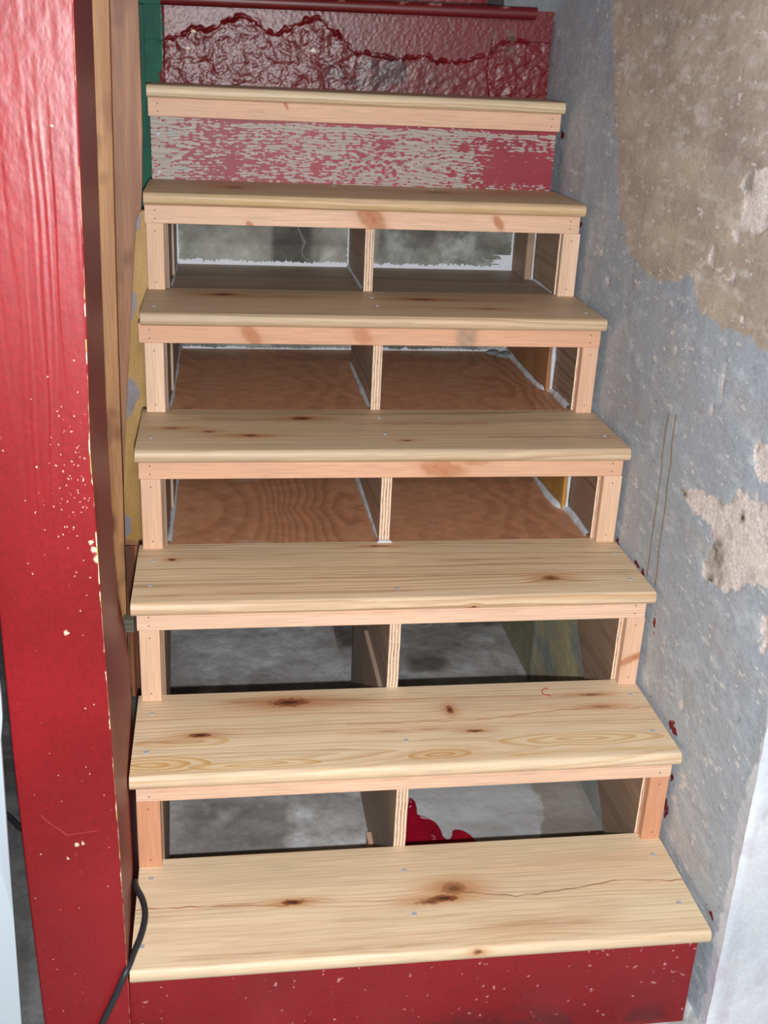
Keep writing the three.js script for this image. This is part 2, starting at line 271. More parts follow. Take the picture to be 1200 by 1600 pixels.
// ---------------------------------------------------------------- the room
const boxUV = (x0, x1, y0, y1, z0, z1) => { const g = new THREE.BoxGeometry(x1 - x0, y1 - y0, z1 - z0); g.translate((x0 + x1) / 2, (y0 + y1) / 2, (z0 + z1) / 2); const p = g.attributes.position, n = g.attributes.normal, u = g.attributes.uv; for (let i = 0; i < p.count; i++) { if (Math.abs(n.getY(i)) > .5) u.setXY(i, p.getX(i) + .6, p.getZ(i) + 1.6); else if (Math.abs(n.getX(i)) > .5) u.setXY(i, p.getZ(i) + 2, p.getY(i)); else u.setXY(i, p.getX(i) + 2, p.getY(i)); } return g; };
struct('floor', boxUV(-2.2, 2.8, -.12, 0, -2.1, 3.3), matFloor);
const matPlain = std({ color: 0x8f8d88, roughness: .9 });
struct('ceiling', boxUV(-2.2, 2.8, 2.45, 2.55, -2.1, 3.3), matPlain);
struct('wall_back', boxUV(-2.2, 2.8, 0, 2.45, -2.1, -1.98), matPlain);
struct('wall_left_far', boxUV(-2.2, -2.08, 0, 2.45, -1.98, 3.2), matPlain);
struct('wall_right_far', boxUV(2.68, 2.8, 0, 2.45, .02, 3.2), matPlain);
struct('wall_front_far', boxUV(-2.2, 2.8, 0, 2.45, 3.2, 3.32), matPlain);

// right wall of the stairwell: old plaster, blue-grey paint with a bare tan part and flaked patches; outlines in (z, y)
const WX = .924;
const TAN = [[-2, 2.45], [-1.2, 2.45], [-1.046, 1.589], [-.969, 1.414], [-.867, 1.205], [-.823, 1.199], [-.803, 1.154], [-.704, 1.117], [-.577, 1.123], [-.477, 1.145], [-.427, 1.1], [-.281, 1.102], [-.175, 1.104], [.1, 1.1], [.1, 2.45]].slice(1);
const FLAKE_A = [[-.396, .802], [-.335, .826], [-.274, .836], [-.217, .846], [-.197, .885], [-.163, .883], [-.094, .895], [-.02, .88], [-.01, .79], [-.051, .784], [-.115, .758], [-.138, .732], [-.201, .71], [-.26, .698], [-.276, .719], [-.243, .769], [-.269, .791], [-.334, .787]];
const FLAKE_B = [[-.175, .954], [-.154, .972], [-.08, .985], [-.06, .91], [-.104, .921], [-.145, .92], [-.168, .937]];
const FLAKE_C = [[-.361, 1.309], [-.328, 1.338], [-.22, 1.35], [-.2, 1.27], [-.236, 1.261], [-.303, 1.246], [-.34, 1.255], [-.333, 1.284]];
const wallSpots = [[-.417, 1.189, .012, .02], [-.332, 1.175, .012, .012], [-.344, 1.236, .02, .008], [-.306, 1.015, .007, .03], [-.329, .966, .006, .01], [-.044, .715, .02, .03], [-.888, 1.063, .012, .014], [-.94, 1.113, .018, .01], [-.278, 1.123, .008, .008], [-.197, .822, .0, .0], [-.5, 1.02, .006, .008], [-.26, .46, .01, .01]];
const redSpots = [[-1.109, 1.153, .012, .016], [-1.094, 1.149, .01, .012], [-1.294, 1.318, .02, .012], [-.642, .598, .012, .014], [-.524, .597, .03, .007], [-.505, .592, .012, .006], [-.417, .538, .01, .014], [-.413, .515, .005, .005], [-.275, .401, .028, .012], [-.246, .316, .012, .01], [-.25, .25, .01, .03], [-.04, .202, .016, .008], [-.87, .78, .008, .01]];
function flakeAt(z, y) {
  const n = .012 * fbm(z * 30, y * 30, 4) + .006 * fbm(z * 120, y * 120, 2);
  let d = Math.min(polyD(z, y, FLAKE_A), polyD(z, y, FLAKE_B), polyD(z, y, FLAKE_C)) + n;
  for (const [sz, sy, a, b] of wallSpots) if (a) { const e = Math.hypot((z - sz) / a, (y - sy) / b); if (e < 2) d = Math.min(d, (e - .8 + .5 * ns(z * 150, y * 150)) * Math.min(a, b)); }
  return d;
}
const matWallRight = std({ roughness: .62,
  map: tex(1664, 1400, 2.02, 1.7, (u, v) => { // u = z + 2, v = y
    const z = u - 2, y = v;
    const big = fbm(z * 3, y * 3, 4), med = fbm(z * 8, y * 16, 4), str = fbm(z * 24, y * 64, 4), fine = ns(z * 240, y * 420);
    let c = mix([190, 199, 207], [172, 181, 191], clamp(.5 + big)); c = mix(c, [212, 220, 226], clamp(1.5 * str - .1) * .7); c = mix(c, [190, 180, 178], clamp(1.3 * med - .15) * .5);
    const dt = polyD(z, y, TAN) + .012 * fbm(z * 12, y * 25, 4) + .012 * fbm(z * 45, y * 90, 3);
    let tn = mix([212, 196, 178], [190, 174, 158], clamp(.5 + 1.2 * med)); tn = mix(tn, [230, 224, 216], clamp(1.8 * str - .05) * .75); tn = mix(tn, [160, 144, 136], clamp(1.4 * fbm(z * 5 + 7, y * 5, 3) - .1) * .7);
    c = mix(c, tn, 1 - ss(-.004, .006, dt));
    const sp = ss(.44, .52, fbm(z * 44 + 3, y * 105, 2) + .12 * fine); c = mix(c, [232, 228, 222], sp * .8); c = mix(c, [120, 116, 118], .25 * ss(.46, .54, fbm(z * 60 + 13, y * 120, 2)));
    const d = flakeAt(z, y);
    let fl = mix([244, 234, 226], [228, 218, 214], clamp(.5 + fbm(z * 50, y * 50, 3))); fl = mix(fl, [140, 132, 124], clamp(1.4 * fbm(z * 34 + 5, y * 26, 4) - .25)); fl = mul(fl, 1 + .1 * ns(z * 420, y * 420));
    for (const [mz, my, a, b] of [[-.385, .8, .015, .014], [-.235, .76, .03, .02], [-.235, .707, .014, .012], [-.21, .865, .01, .012], [-.17, .845, .008, .01]]) fl = mix(fl, [66, 60, 52], .85 * Math.exp(-(((z - mz) / a) ** 2) - (((y - my) / b) ** 2)) * (.7 + .8 * fbm(z * 90, y * 90, 3)));
    c = mix(c, fl, 1 - ss(-.0015, .0015, d));
    const dr = Math.min(lineD(z + .002 * ns(y * 20, 2), y, [[-.491, .904], [-.487, .76], [-.483, .6]]), lineD(z + .002 * ns(y * 24, 5), y, [[-.459, .914], [-.45, .76], [-.441, .6]]));
    c = mix(c, [142, 120, 96], .6 * (1 - ss(.002, .005, dr)));
    for (const [rz, ry, a, b] of redSpots) { const e = 1.35 * Math.hypot((z - rz) / a, (y - ry) / b) + .7 * ns(z * 140, y * 140) + .3 * ns(z * 400, y * 400); c = mix(c, [128, 28, 32], 1 - ss(.75, 1, e)); }
    if (y < .62 && z < -.4) { const ol = ss(.0, .02, -.44 - z) * ss(.0, .02, .02 + (-.3 - z) * .93 - y); let o = mix([206, 196, 150], [186, 182, 154], clamp(.5 + big * 2)); if (z > -.67 && y < .19) o = slab(z + 3, y); o = mix(o, [160, 164, 156], clamp(med * 2)); o = mix(o, [196, 198, 196], .7 * Math.exp(-(((z + 1.085 + .006 * ns(y * 40, 1)) / .012) ** 2))); o = mix(o, [150, 146, 118], ss(-1.1, -1.12, z)); c = mix(c, o, ol); }
    { const e = z + .008 - .016 * fbm(y * 13, 3.3, 4) - .01 * ns(y * 5, 8) - .006 * ns(y * 70, 2) + .006 * fbm(z * 60, y * 60, 3); c = mix(c, mix([226, 228, 232], [202, 206, 214], clamp(.5 + med)), ss(-.002, .002, e)); }
    return mul(c, 1 + .045 * fine);
  }),
  bumpMap: tex(1024, 1024, 1.2, 1.2, (u, v) => .5 + .5 * fbm(u * 26, v * 46, 5) + .2 * fbm(u * 90, v * 170, 3), true), bumpScale: .0017 });
{
  const g = relief(-1.98, .016, 0, 2.45, 260, 300, .02, (a, b) => { const d = flakeAt(a, b); return .0022 * fbm(a * 9, b * 9, 4) - (d < .002 ? .0022 * ss(.002, -.002, d) : 0) - .0015; });
  // a = z, b = y, height toward -x
  g.applyMatrix4(new THREE.Matrix4().makeBasis(new THREE.Vector3(0, 0, 1), new THREE.Vector3(0, 1, 0), new THREE.Vector3(-1, 0, 0))); g.translate(WX, 0, 0);
  const u = g.attributes.uv; for (let i = 0; i < u.count; i++) u.setX(i, u.getX(i) + 2);
  struct('wall_right', g, matWallRight);
}
// the face of the room beside the stairs: white plaster with a ragged left edge at the corner
{
  const m = std({ roughness: .6, map: tex(512, 1024, 1, 2, (u, v) => { const a = fbm(u * 9, v * 5, 4), s = fbm(u * 40, v * 16, 3); let c = mix([226, 228, 232], [202, 206, 214], clamp(.5 + a)); c = mix(c, [188, 178, 186], clamp(1.4 * s - .35)); return mul(c, 1 + .03 * ns(u * 300, v * 300)); }), bumpMap: tex(512, 512, .6, .6, (u, v) => .5 + .6 * fbr(u * 22, v * 18, 4), true), bumpScale: .003 });
  const g = relief(WX, 2.7, 0, 2.45, 400, 260, .005, (a, b) => (.003 * fbm(a * 12, b * 12, 4)) * ss(0, .02, a - WX) - .004 * (1 - ss(0, .012, a - WX)) ** 2, (a, b, i) => i ? [a, b] : [a + .0015 * fbm(b * 40, 3.3, 4), b]);
  g.translate(0, 0, .02); struct('wall_front', g, m);
}
// left of the stairs: a plain partition, and at the back a green painted face that the top riser joins
struct('wall_left', boxUV(-.135, -.106, 0, 2.45, -1.98, -.5), matPlain);
const greenPaint = (u, v) => mul(mix([30, 96, 72], [22, 78, 66], clamp(.5 + 1.3 * fbm(u * 12, v * 12, 4))), 1 + .06 * ns(u * 300, v * 300));
const matGreen = std({ roughness: .75, map: tex(128, 512, .2, .8, greenPaint) });
{ const g = plate([[-.106, .8], [.03, .8], [.03, 1.378], [-.0105, 1.378], [-.0105, 1.5475], [-.106, 1.5475]], .03, 0); g.translate(0, 0, -1.4715); struct('wall_stair_end', g, matGreen); }
// concrete behind the storage openings, and a rough concrete corner at the top right
struct('wall_stair_back', boxUV(.03, .928, .575, 1.165, -1.46, -1.362), matBackConcrete);
{
  const g = relief(.806, .93, 1.556, 2.45, 24, 120, .4, (a, b) => .012 * fbm(a * 30, b * 30, 4) - .02 * (1 - ss(0, .03, a - .81)), (a, b, i, j) => [a, j ? b : b + .006 * fbm(a * 50, 2, 3)]); g.translate(0, 0, -1.445);
  struct('wall_corner', g, matRough);
}

// ---------------------------------------------------------------- the staircase
const stair = new THREE.Group(); stair.name = 'staircase'; scene.add(stair);
tag(stair, 'steep basement staircase of new pale pine treads with open storage cubbies between painted red boards', 'staircase');
const Y = [0, .1995, .3946, .5979, .7993, 1.0003, 1.1965, 1.3897], Z = [0, -.0001, -.2059, -.4098, -.6122, -.8196, -1.0215, -1.2307];
const XL = [0, .0050, -.0024, -.0060, -.0047, -.0004, .0008, .0020], XR = [0, .9131, .9164, .9188, .9165, .9139, .9107, .9074];
const T = .025, O = .0245, RT = .019, DEPTH = .247; // tread thickness, nosing overhang, rail thickness, tread depth
const back = (k) => k < 7 ? Z[k + 1] - O - RT : -1.437;
const screwGeo = (() => { const g = new THREE.LatheGeometry([[0, .0004], [.0012, .0004], [.0016, .001], [.0036, .0012], [.0042, .0006], [.0042, -.002]].map((p) => new THREE.Vector2(p[0], p[1])), 14); return g; })();
const matScrew = std({ color: 0xb4b6bd, metalness: .3, roughness: .5 }), matNail = std({ color: 0x5a4a40, roughness: .7 });
const nailGeo = new THREE.CylinderGeometry(.0013, .0013, .002, 8).rotateX(Math.PI / 2);
const SCREWS = { 1: [[.026, .042], [.445, .058], [.885, .055], [.02, .193], [.445, .161], [.884, .175]], 2: [[.023, .057], [.453, .17], [.89, .172], [.021, .172], [.892, .052]], 3: [[.024, .07], [.452, .205], [.897, .074], [.889, .187], [.023, .172]], 4: [[.02, .17], [.458, .15], [.89, .163], [.46, .049]], 5: [[.022, .179], [.461, .065], [.463, .146], [.887, .183]], 6: [[.4, .03], [.62, .035]] };
for (let k = 1; k <= 7; k++) {
  const y1 = Y[k], zf = Z[k], zb = back(k), r = T / 2, o = [[zb, y1]];
  for (let i = 0; i <= 10; i++) { const a = Math.PI / 2 - Math.PI * i / 10; o.push([zf - r * .8 + Math.cos(a) * r * .8, y1 - r + Math.sin(a) * r]); }
  o.push([zb, y1 - T]);
  const tr = mesh('tread', prism(o, XL[k], XR[k]), treadMat[k - 1], stair);
  for (const [sx, sv] of SCREWS[k] || []) { const s = mesh('screw', screwGeo, matScrew, tr); s.position.set(sx, y1, Math.max(Z[k] - .245 + sv, zb + .008)); }
}
const railEnds = { 2: [.0055, .9125], 3: [.0015, .9125], 4: [-.0005, .9125], 5: [-.0055, .911], 6: [.001, .9075], 7: [.003, .906] };
for (let k = 2; k <= 7; k++) {
  const [a, b] = railEnds[k], zf = Z[k] - O, y1 = Y[k] - T, y0 = y1 - .038;
  const c = .0012; const o = [[zf - c, y1], [zf, y1 - c], [zf, y0 + c], [zf - c, y0], [zf - RT, y0], [zf - RT, y1]];
  const rl = mesh('trim_rail', prism(o.map((p) => p), a, b), railMat[k], stair);
  for (const nx of [a + .02, b - .02]) for (const dy of [.012, .028]) { const n = mesh('nail', nailGeo, matNail, rl); n.position.set(nx, y1 - dy, zf - .0006); }
}
const STX = { 2: [.0045, .0425, .878, .9125], 3: [.004, .039, .8805, .9155], 4: [.0015, .0385, .8785, .9155], 5: [.004, .0405, .8775, .911], 6: [.0025, .0375, .875, .9125] };
for (let k = 2; k <= 6; k++) {
  const zf = Z[k] - O - .001, y0 = Y[k - 1], y1 = Y[k] - T - .038; const [a, b, c, d] = STX[k];
  for (const [p, q, m] of [[a, b, k === 2 ? stileMat[4] : stileMat[(k + 1) % 3]], [c, d, k === 2 ? stileMat[4] : k === 3 ? stileMat[3] : stileMat[k % 3]]]) {
    const st = mesh('trim_stile', bar(p, q, y0, y1, zf - RT + .001, zf, .0012, 'y'), m, stair);
    for (const ny of [y0 + .015, y1 - .015]) { const n = mesh('nail', nailGeo, matNail, st); n.position.set((p + q) / 2, ny, zf - .0006); }
  }
}
// notched stringers at both sides
{
  const o = [[-.03, 0], [-.03, Y[1] - T]];
  for (let k = 1; k <= 6; k++) { o.push([Z[k + 1] - O - RT - .001, Y[k] - T]); o.push([Z[k + 1] - O - RT - .001, Y[k + 1] - T]); }
  o.push([-1.355, Y[7] - T], [-1.355, 1.15], [-.29, 0]);
  o.splice(o.length - 1, 0, [-1.22, .985]);
  mesh('stringer', sidePlate(o, .8725, .8905, 0), matStringer, stair);
  mesh('stringer', sidePlate(o, .028, .046, 0), matStringer, stair);
  for (let k = 1; k <= 5; k++) { const z = Z[k + 1] - O - RT - .0008; mesh('ply_edge', bar(.8725, .8905, Y[k] + .0005, Y[k + 1] - T - .038, z - .001, z + .0004, .0002, 'y'), matPlyEdge, stair); }
}
// plywood dividers in the middle of each opening
const DV = { 1: [.436, .456, -.72, .0], 2: [.444, .464, -.95, .0], 3: [.448, .4675, -1.1, Y[3]], 4: [.4505, .469, -1.225, Y[4]], 5: [.4525, .471, -1.36, Y[5]] };
for (const k in DV) {
  const kk = +k, [a, b, zb, y0] = DV[k], zf = Z[kk + 1] - O - RT - .001, y1 = Y[kk + 1] - T - .001;
  const o = kk < 3 ? [[zf, y0 + .0], [zf, y1], [zb, y1], [zb, y0]] : [[zf, y0], [zf, y1], [zb, y1], [zb, y0]];
  const dv = mesh('divider', sidePlate(o, a, b, .0006), matPlyDark, stair);
  mesh('ply_edge', bar(a, b, Math.max(y0, Y[kk] - .03), y1, zf - .001, zf + .0008, .0004, 'y'), matPlyEdge, dv, 'pale layered plywood edge');
}
// shelf floors of the upper openings, flush with the treads
for (const [k, zb, m] of [[3, -1.36, matShelf], [4, -1.36, matShelf], [5, -1.36, matShelfGrey]]) {
  const zf = back(k) - .0002; const g = boxUV(.047, .872, Y[k] - .014, Y[k] - .001, zb, zf);
  const u = g.attributes.uv; for (let i = 0; i < u.count; i++) u.setXY(i, u.getX(i) - .6 + k * .37, u.getY(i) + k * .21);
  mesh('shelf', g, m, stair);
}
// old boards lining the openings behind the stringers
mesh('side_board', bar(.857, .8715, Y[3], Y[4] - .015, -1.36, -.808, .001, 'y'), matOldYellow, stair, 'yellow-brown old side board');
mesh('side_board', bar(.856, .8715, Y[4], Y[5] - .015, -1.36, -1.004, .001, 'y'), matOldBrown, stair, 'orange-brown old side board');
mesh('side_board', bar(.85, .8715, Y[5], Y[6] - .03, -1.36, -1.236, .001, 'y'), matStringer, stair);
for (const [k, zf] of [[3, -.83], [4, -.99], [5, -1.2]]) mesh('side_board', bar(.0465, .052, Y[k], Y[k + 1] - .03, -1.36, zf, .001, 'y'), matPlyDark, stair);
mesh('shim_block', bar(.426, .4355, 0, .032, -.5, -.45, .001, 'y'), stileMat[1], stair, 'small pale block of wood');
// red painted boards of the old stair
mesh('riser', bar(.003, .898, 0, Y[1] - T, -.03, -.012, .0015), matRedBoard, stair, 'red painted bottom riser board');
{
  const y0 = Y[6] - .012, y1 = Y[7] - T - .034, zf = Z[7] - O - RT;
  const m = std({ roughness: .5, map: tex(1280, 256, .92, .18, (u, v) => { // u = x, v from the bottom
    const w = .03 * fbm(u * 2.5 + 3, v * 5, 4), rr = Math.sqrt((v - .055 + w) ** 2 + (.05 * (u - .35) + .02 * ns(u * 4, 2)) ** 2);
    const g = Math.sin((rr * 150 + 1.1 * fbm(u * 16, v * 60, 3)) * 6.283), big = fbm(u * 5 + 1.3, v * 12, 4), fine = fbr(u * 120, v * 240, 4);
    let t = .42 * g + 1.05 * big + 2.3 * fine + .1;
    t += 1.6 * ss(.7, .8, u) * (1 - ss(.085, .1, v)) * ss(.018, .035, v) * (1 - ss(.86, .9, u) * .3) - .9 * Math.exp(-(((u - .03) / .05) ** 2)) - .55 * ss(.5, .6, u) * (1 - ss(.7, .72, u));
    t += 1.2 * ss(.132, .138, v + .004 * ns(u * 9, 1)) * ss(.08, .2, u) - 1.1 * Math.exp(-(((v - .127 - .002 * ns(u * 6, 3)) / .0045) ** 2)) * ss(.08, .2, u);
    for (const [ku, kv, s] of [[.17, .045, .014], [.36, .045, .016], [.445, .04, .01], [.475, .036, .009], [.345, .12, .01], [.47, .1, .011]]) t += 1.5 * Math.exp(-((Math.hypot(u - ku - .22 * (ku > .4), v - kv) / s) ** 2));
    t -= 1.2 * Math.exp(-(((v - .088 + .012 * (u - .5)) / .0016) ** 2)) * ss(.3, .5, u);
    const wood = mix([172, 160, 150], [150, 136, 126], clamp(.5 + .5 * g)); let c = mix(wood, mix([156, 42, 56], [134, 30, 44], clamp(.5 + big)), ss(-.06, .12, t));
    for (const [ku, kv] of [[.045, .11], [.07, .035]]) c = mix(c, [120, 160, 160], .7 * Math.exp(-((Math.hypot((u - ku) * .6, v - kv) / .006) ** 2)) * (.7 + fine));
    return c; }) });
  const g = relief(0, .898, 0, y1 - y0, 30, 8, .018, (a, b) => 0); g.translate(.006, y0, zf);
  const rz = mesh('riser', g, m, stair, 'riser board with scraped and peeling red paint over bare wood');
  for (const [nx, ny] of [[.012, 1.29], [.012, 1.21]]) { const n = mesh('screw', screwGeo, matScrew, rz); n.position.set(nx + .01, ny, zf); n.rotation.x = Math.PI / 2; n.scale.setScalar(.8); }
}
// riser above the top new tread: thick lumpy red paint, peeled along a ragged line, green at the left
const RIDGE = [[-.01, 1.478], [.059, 1.482], [.095, 1.504], [.137, 1.505], [.158, 1.515], [.194, 1.534], [.229, 1.529], [.25, 1.511], [.279, 1.499], [.35, 1.535], [.379, 1.539], [.401, 1.518], [.438, 1.499], [.451, 1.473], [.498, 1.469], [.543, 1.461], [.588, 1.466], [.625, 1.474], [.648, 1.462], [.708, 1.464], [.768, 1.476], [.796, 1.502], [.825, 1.517], [.86, 1.512]];
const ridgeY = (x) => { for (let i = 0; i + 1 < RIDGE.length; i++) if (x <= RIDGE[i + 1][0]) { const t = (x - RIDGE[i][0]) / (RIDGE[i + 1][0] - RIDGE[i][0]); return RIDGE[i][1] + t * (RIDGE[i + 1][1] - RIDGE[i][1]); } return 1.512; };
{
  const h = (x, y) => {
    const d = lineD(x + .004 * ns(y * 160, 2), y + .004 * ns(x * 150, 8), RIDGE), below = y < ridgeY(x) ? 1 : 0, left = 1 - ss(.42, .56, x), r2 = ss(.76, .8, x);
    const lum = fbr(x * 48, y * 60, 3), lum2 = fbr(x * 150, y * 150, 3);
    let v = below ? -.0025 * ss(0, .004, d) : 0;
    v += .0034 * Math.exp(-((d / .0035) ** 2)) * (.6 + ns(x * 90, 1)) * ss(.02, .06, x);
    v += below * (left * (.004 * fbr(x * 32, y * 40, 3) + .0006 * fbr(x * 260, y * 260, 2)) + (1 - left) * (.0012 * lum + .0016 * r2 * lum)) * ss(0, .012, d);
    v += .0005 * fbr(x * 170, y * 170, 4); v -= .002 * (1 - ss(.0008, .002, lineD(x, y, [[.78, 1.512], [.772, 1.45], [.783, 1.39]])));
    v -= .0015 * ss(.034, .028, x);
    return v; };
  const m = std({ roughness: .37, map: tex(1024, 224, .94, .2, (u, v) => { // u = x + 0.01, v = y - 1.38
    const x = u - .01, y = v + 1.38; let c = mul(redBase(u, v, 51), .8); const n = fbm(x * 40, y * 40, 4);  // red multiplied darker to stand in for weaker flash light this far back
    c = mix(c, [66, 40, 46], .85 * clamp(1.6 * Math.exp(-(((x - .53) / .1) ** 2) - (((y - 1.428) / .03) ** 2)) * (.6 + 1.5 * n)));
    c = mix(c, [104, 74, 66], clamp(ss(.05, .3, n) * .8 * Math.exp(-(((x - .83) / .06) ** 2) - (((y - 1.51) / .03) ** 2)) * 1.5));
    for (const [a, b] of [[.098, 1.499], [.085, 1.462], [.365, 1.47]]) c = mix(c, [206, 190, 160], 1 - ss(.003, .005, Math.hypot((x - a) * .7, y - b) + .002 * ns(x * 300, y * 300)));
    const ge = x - (.031 - .012 * ss(1.46, 1.385, y)) + .003 * ns(y * 120, 2) + .002 * ns(y * 400, 7);
    c = mix(greenPaint(u, v), c, ss(-.001, .001, ge)); return c; }), roughnessMap: tex(256, 16, .94, .2, (u) => u < .036 ? 1 : .5, true) });
  m.roughness = .74;
  const g = relief(-.01, .922, 1.38, 1.578, 520, 124, .02, h, (a, b, i, j) => (i === 520 ? [a - .003 + .004 * ns(b * 130, 3), b] : [a, b])); const u = g.attributes.uv;
  for (let i = 0; i < u.count; i++) u.setXY(i, u.getX(i) + .01, u.getY(i) - 1.38);
  g.translate(0, 0, -1.44); mesh('riser', g, m, stair, 'glossy red riser with thick lumpy peeling paint, its colour darkened for the weaker flash light');
}
{ // the old red tread above, seen from below its nosing, and the riser over it
  const o = [[-1.65, 1.585]]; for (let i = 0; i <= 8; i++) { const a = Math.PI / 2 - Math.PI * i / 8; o.push([-1.412 + Math.cos(a) * .01, 1.572 + Math.sin(a) * .013]); } o.push([-1.65, 1.559]);
  const g = prism(o, .029, .872); g.rotateZ(.012); g.translate(.018, -.011, 0);
  const m = std({ roughness: .42, map: tex(1024, 64, .9, .3, (u, v) => { let c = mul(redBase(u, v, 61), .75); const n = fbm(u * 30, v * 90, 4); return mix(c, [190, 160, 140], ss(.2, .32, n) * ss(.215, .225, v) * (1 - ss(.243, .25, v)) * ss(.2, .35, u)); }) });  // darkened red paints in the flash falloff; the beige wear is real
  mesh('tread', g, m, stair, 'old tread edge in worn red paint, its colour darkened for the weaker flash light');
  mesh('tread', bar(-.106, .0285, 1.549, 1.6, -1.65, -1.4385, .001), matGreen, stair, 'green painted end of the old tread');
  mesh('riser', bar(-.01, .866, 1.585, 1.8, -1.67, -1.645, .001), matRedGloss, stair, 'dark red riser at the top edge');
}
// white caulk beads
function bead(pts, r, seed) {
  const c = new THREE.CatmullRomCurve3(pts.map((p) => new THREE.Vector3(...p))); const L = c.getLength(), n = Math.max(20, Math.round(L / .004));
  const g = new THREE.TubeGeometry(c, n, r, 8); const p = g.attributes.position, nn = g.attributes.normal;
  for (let i = 0; i < p.count; i++) { const k = r * (.28 * fbm(p.getX(i) * 70 + seed, p.getZ(i) * 50 + p.getY(i) * 50, 3) + .4 * ns(p.getZ(i) * 16 + seed, p.getY(i) * 16)); p.setXYZ(i, p.getX(i) + nn.getX(i) * k, p.getY(i) + nn.getY(i) * k, p.getZ(i) + nn.getZ(i) * k); }
  g.computeVertexNormals(); return mesh('caulk_bead', g, matCaulk, stair);
}
for (const [k, sz, dz] of [[3, -.808, -1.1], [4, -1.004, -1.225], [5, -1.236, -1.355]]) {
  const y = Y[k] + .001, zf = back(k) - .004; const f = k === 5 ? .6 : 1;
  bead([[DV[k][0] - .0005, y, zf], [DV[k][0] - .0005, y, (zf + dz) / 2], [DV[k][0] - .001, y, dz]], .0062 * f, k);
  bead([[.8715, y, zf - .004], [.868, y, sz], [.856, y, sz - .02], [.855, y, Math.max(sz - .35, -1.345)]], (k === 5 ? .003 : .0075), k + 5);
  bead([[.0475, y, zf], [.05, y, (zf + sz) / 2], [.053, y, -1.35]], .005 * f, k + 9);
  bead([[.868, y, sz + .002], [.867, y + .06, sz + .003], [.867, Y[k + 1] - .06, sz + .002]], k === 5 ? .002 : .0048, k + 13);
}
{ // ragged strip of filler where the top shelf meets the concrete, and smears in the corners
  const r = mulberry(9), strip = (x0, x1, base, amp) => { const P = [[x0, 0]]; P.push([x1, 0]); for (let x = x1; x > x0; x -= .0025) P.push([x, base + amp * r() + .004 * Math.max(0, ns(x * 40, 3))]); P.push([x0, base]); return P; };
  for (const [a, b] of [[.053, .452], [.4715, .85]]) { const g = plate(strip(a, b, .005, .007), .006, 0); g.translate(0, Y[5] - .001, -1.362); mesh('caulk_strip', g, matCaulk, stair); }
  const up = (x, w, h, s) => { const P = [[x, 0]]; P.push([x + w * s, 0]); for (let y = 0; y < h; y += .0025) P.push([x + w * s * (.35 + .65 * r() * (1 - .5 * y / h)), y]); P.push([x, h]); return s < 0 ? P.reverse() : P; };
  for (const [x, w, h, s] of [[.0525, .007, .13, 1], [.4525, .006, .15, -1], [.85, .008, .16, -1], [.85, .07, .035, -1]]) { const g = plate(up(x, w, h, s), w > .05 ? .003 : .0045, 0); g.translate(0, Y[5], -1.362); mesh('caulk_strip', g, matCaulk, stair); }
  const g4 = plate(strip(.06, .84, .001, .004), .004, 0); g4.translate(0, Y[4] - .001, -1.362); mesh('caulk_strip', g4, matCaulk, stair);
  for (const [cx, cz, s] of [[.84, -1.31, .02], [.815, -1.335, .016]]) { const g = new THREE.IcosahedronGeometry(s, 3); const p = g.attributes.position; for (let i = 0; i < p.count; i++) { const k = 1 + .5 * fbm(p.getX(i) * 90, p.getY(i) * 90 + p.getZ(i) * 70, 3); p.setXYZ(i, p.getX(i) * k * 1.3, p.getY(i) * k * .4, p.getZ(i) * k); } g.computeVertexNormals(); g.translate(cx, Y[4] + .002, cz); mesh('mortar_lump', g, matRough, stair, 'grey lump of mortar'); }
  for (const x of [.462, .4575]) if (x < .46) { const g = plate([[0, 0], [.03, 0], [.026, .004], [.004, .004]], .006, 0); g.translate(.443, Y[3], back(3) + .001); mesh('caulk_bead', g, matCaulk, stair); }
}

// ---------------------------------------------------------------- red post, bare wood beside it
{
  const post = new THREE.Group(); post.name = 'post'; scene.add(post);
  tag(post, 'tall glossy red painted wooden post with chipped edge at the left of the stairs', 'post');
  const pts = POST_EDGE.map((p) => p.slice()); pts.push([-.14, 2.42], [-.13, .8], [-.13, .59], [-.127, .35], [-.122, .11], [-.121, 0]);
  const g = plate(pts, .028, .0022); const u = g.attributes.uv, p = g.attributes.position, n = g.attributes.normal;
  for (let i = 0; i < u.count; i++) u.setXY(i, Math.abs(n.getZ(i)) > .5 ? p.getX(i) + .14 : .03, p.getY(i));
  g.translate(0, 0, -.030); mesh('front_board', g, matPost, post);
  // side board runs back along the stairs, closing in slightly
  const P = [], U = [], I = []; const NY = 24;
  for (let j = 0; j <= NY; j++) { const y = 2.42 * j / NY, zb = y < .88 ? -.41 + .02 * (y - .5) : -.39 - .155 * (Math.min(y, 1.7) - .88), xf = edgeX(y) - .0015; for (const [x, z] of [[xf, -.0305], [-.0275 + .0165 * ss(.66, .48, y), zb], [-.06, zb], [-.06, -.0305]]) { P.push(x, y, z); U.push(-z, y); } }
  for (let j = 0; j < NY; j++) for (let s = 0; s < 4; s++) { const a = j * 4 + s, b = j * 4 + (s + 1) % 4; I.push(a, b, b + 4, a, b + 4, a + 4); }
  I.push(0, 3, 2, 0, 2, 1); const q = NY * 4; I.push(q, q + 1, q + 2, q, q + 2, q + 3);
  const sg = new THREE.BufferGeometry(); sg.setAttribute('position', new THREE.Float32BufferAttribute(P, 3)); sg.setAttribute('uv', new THREE.Float32BufferAttribute(U, 2)); sg.setIndex(I);
  mesh('side_board', creased(sg, .5), matRedSide, post, 'red painted side board facing the treads');
}
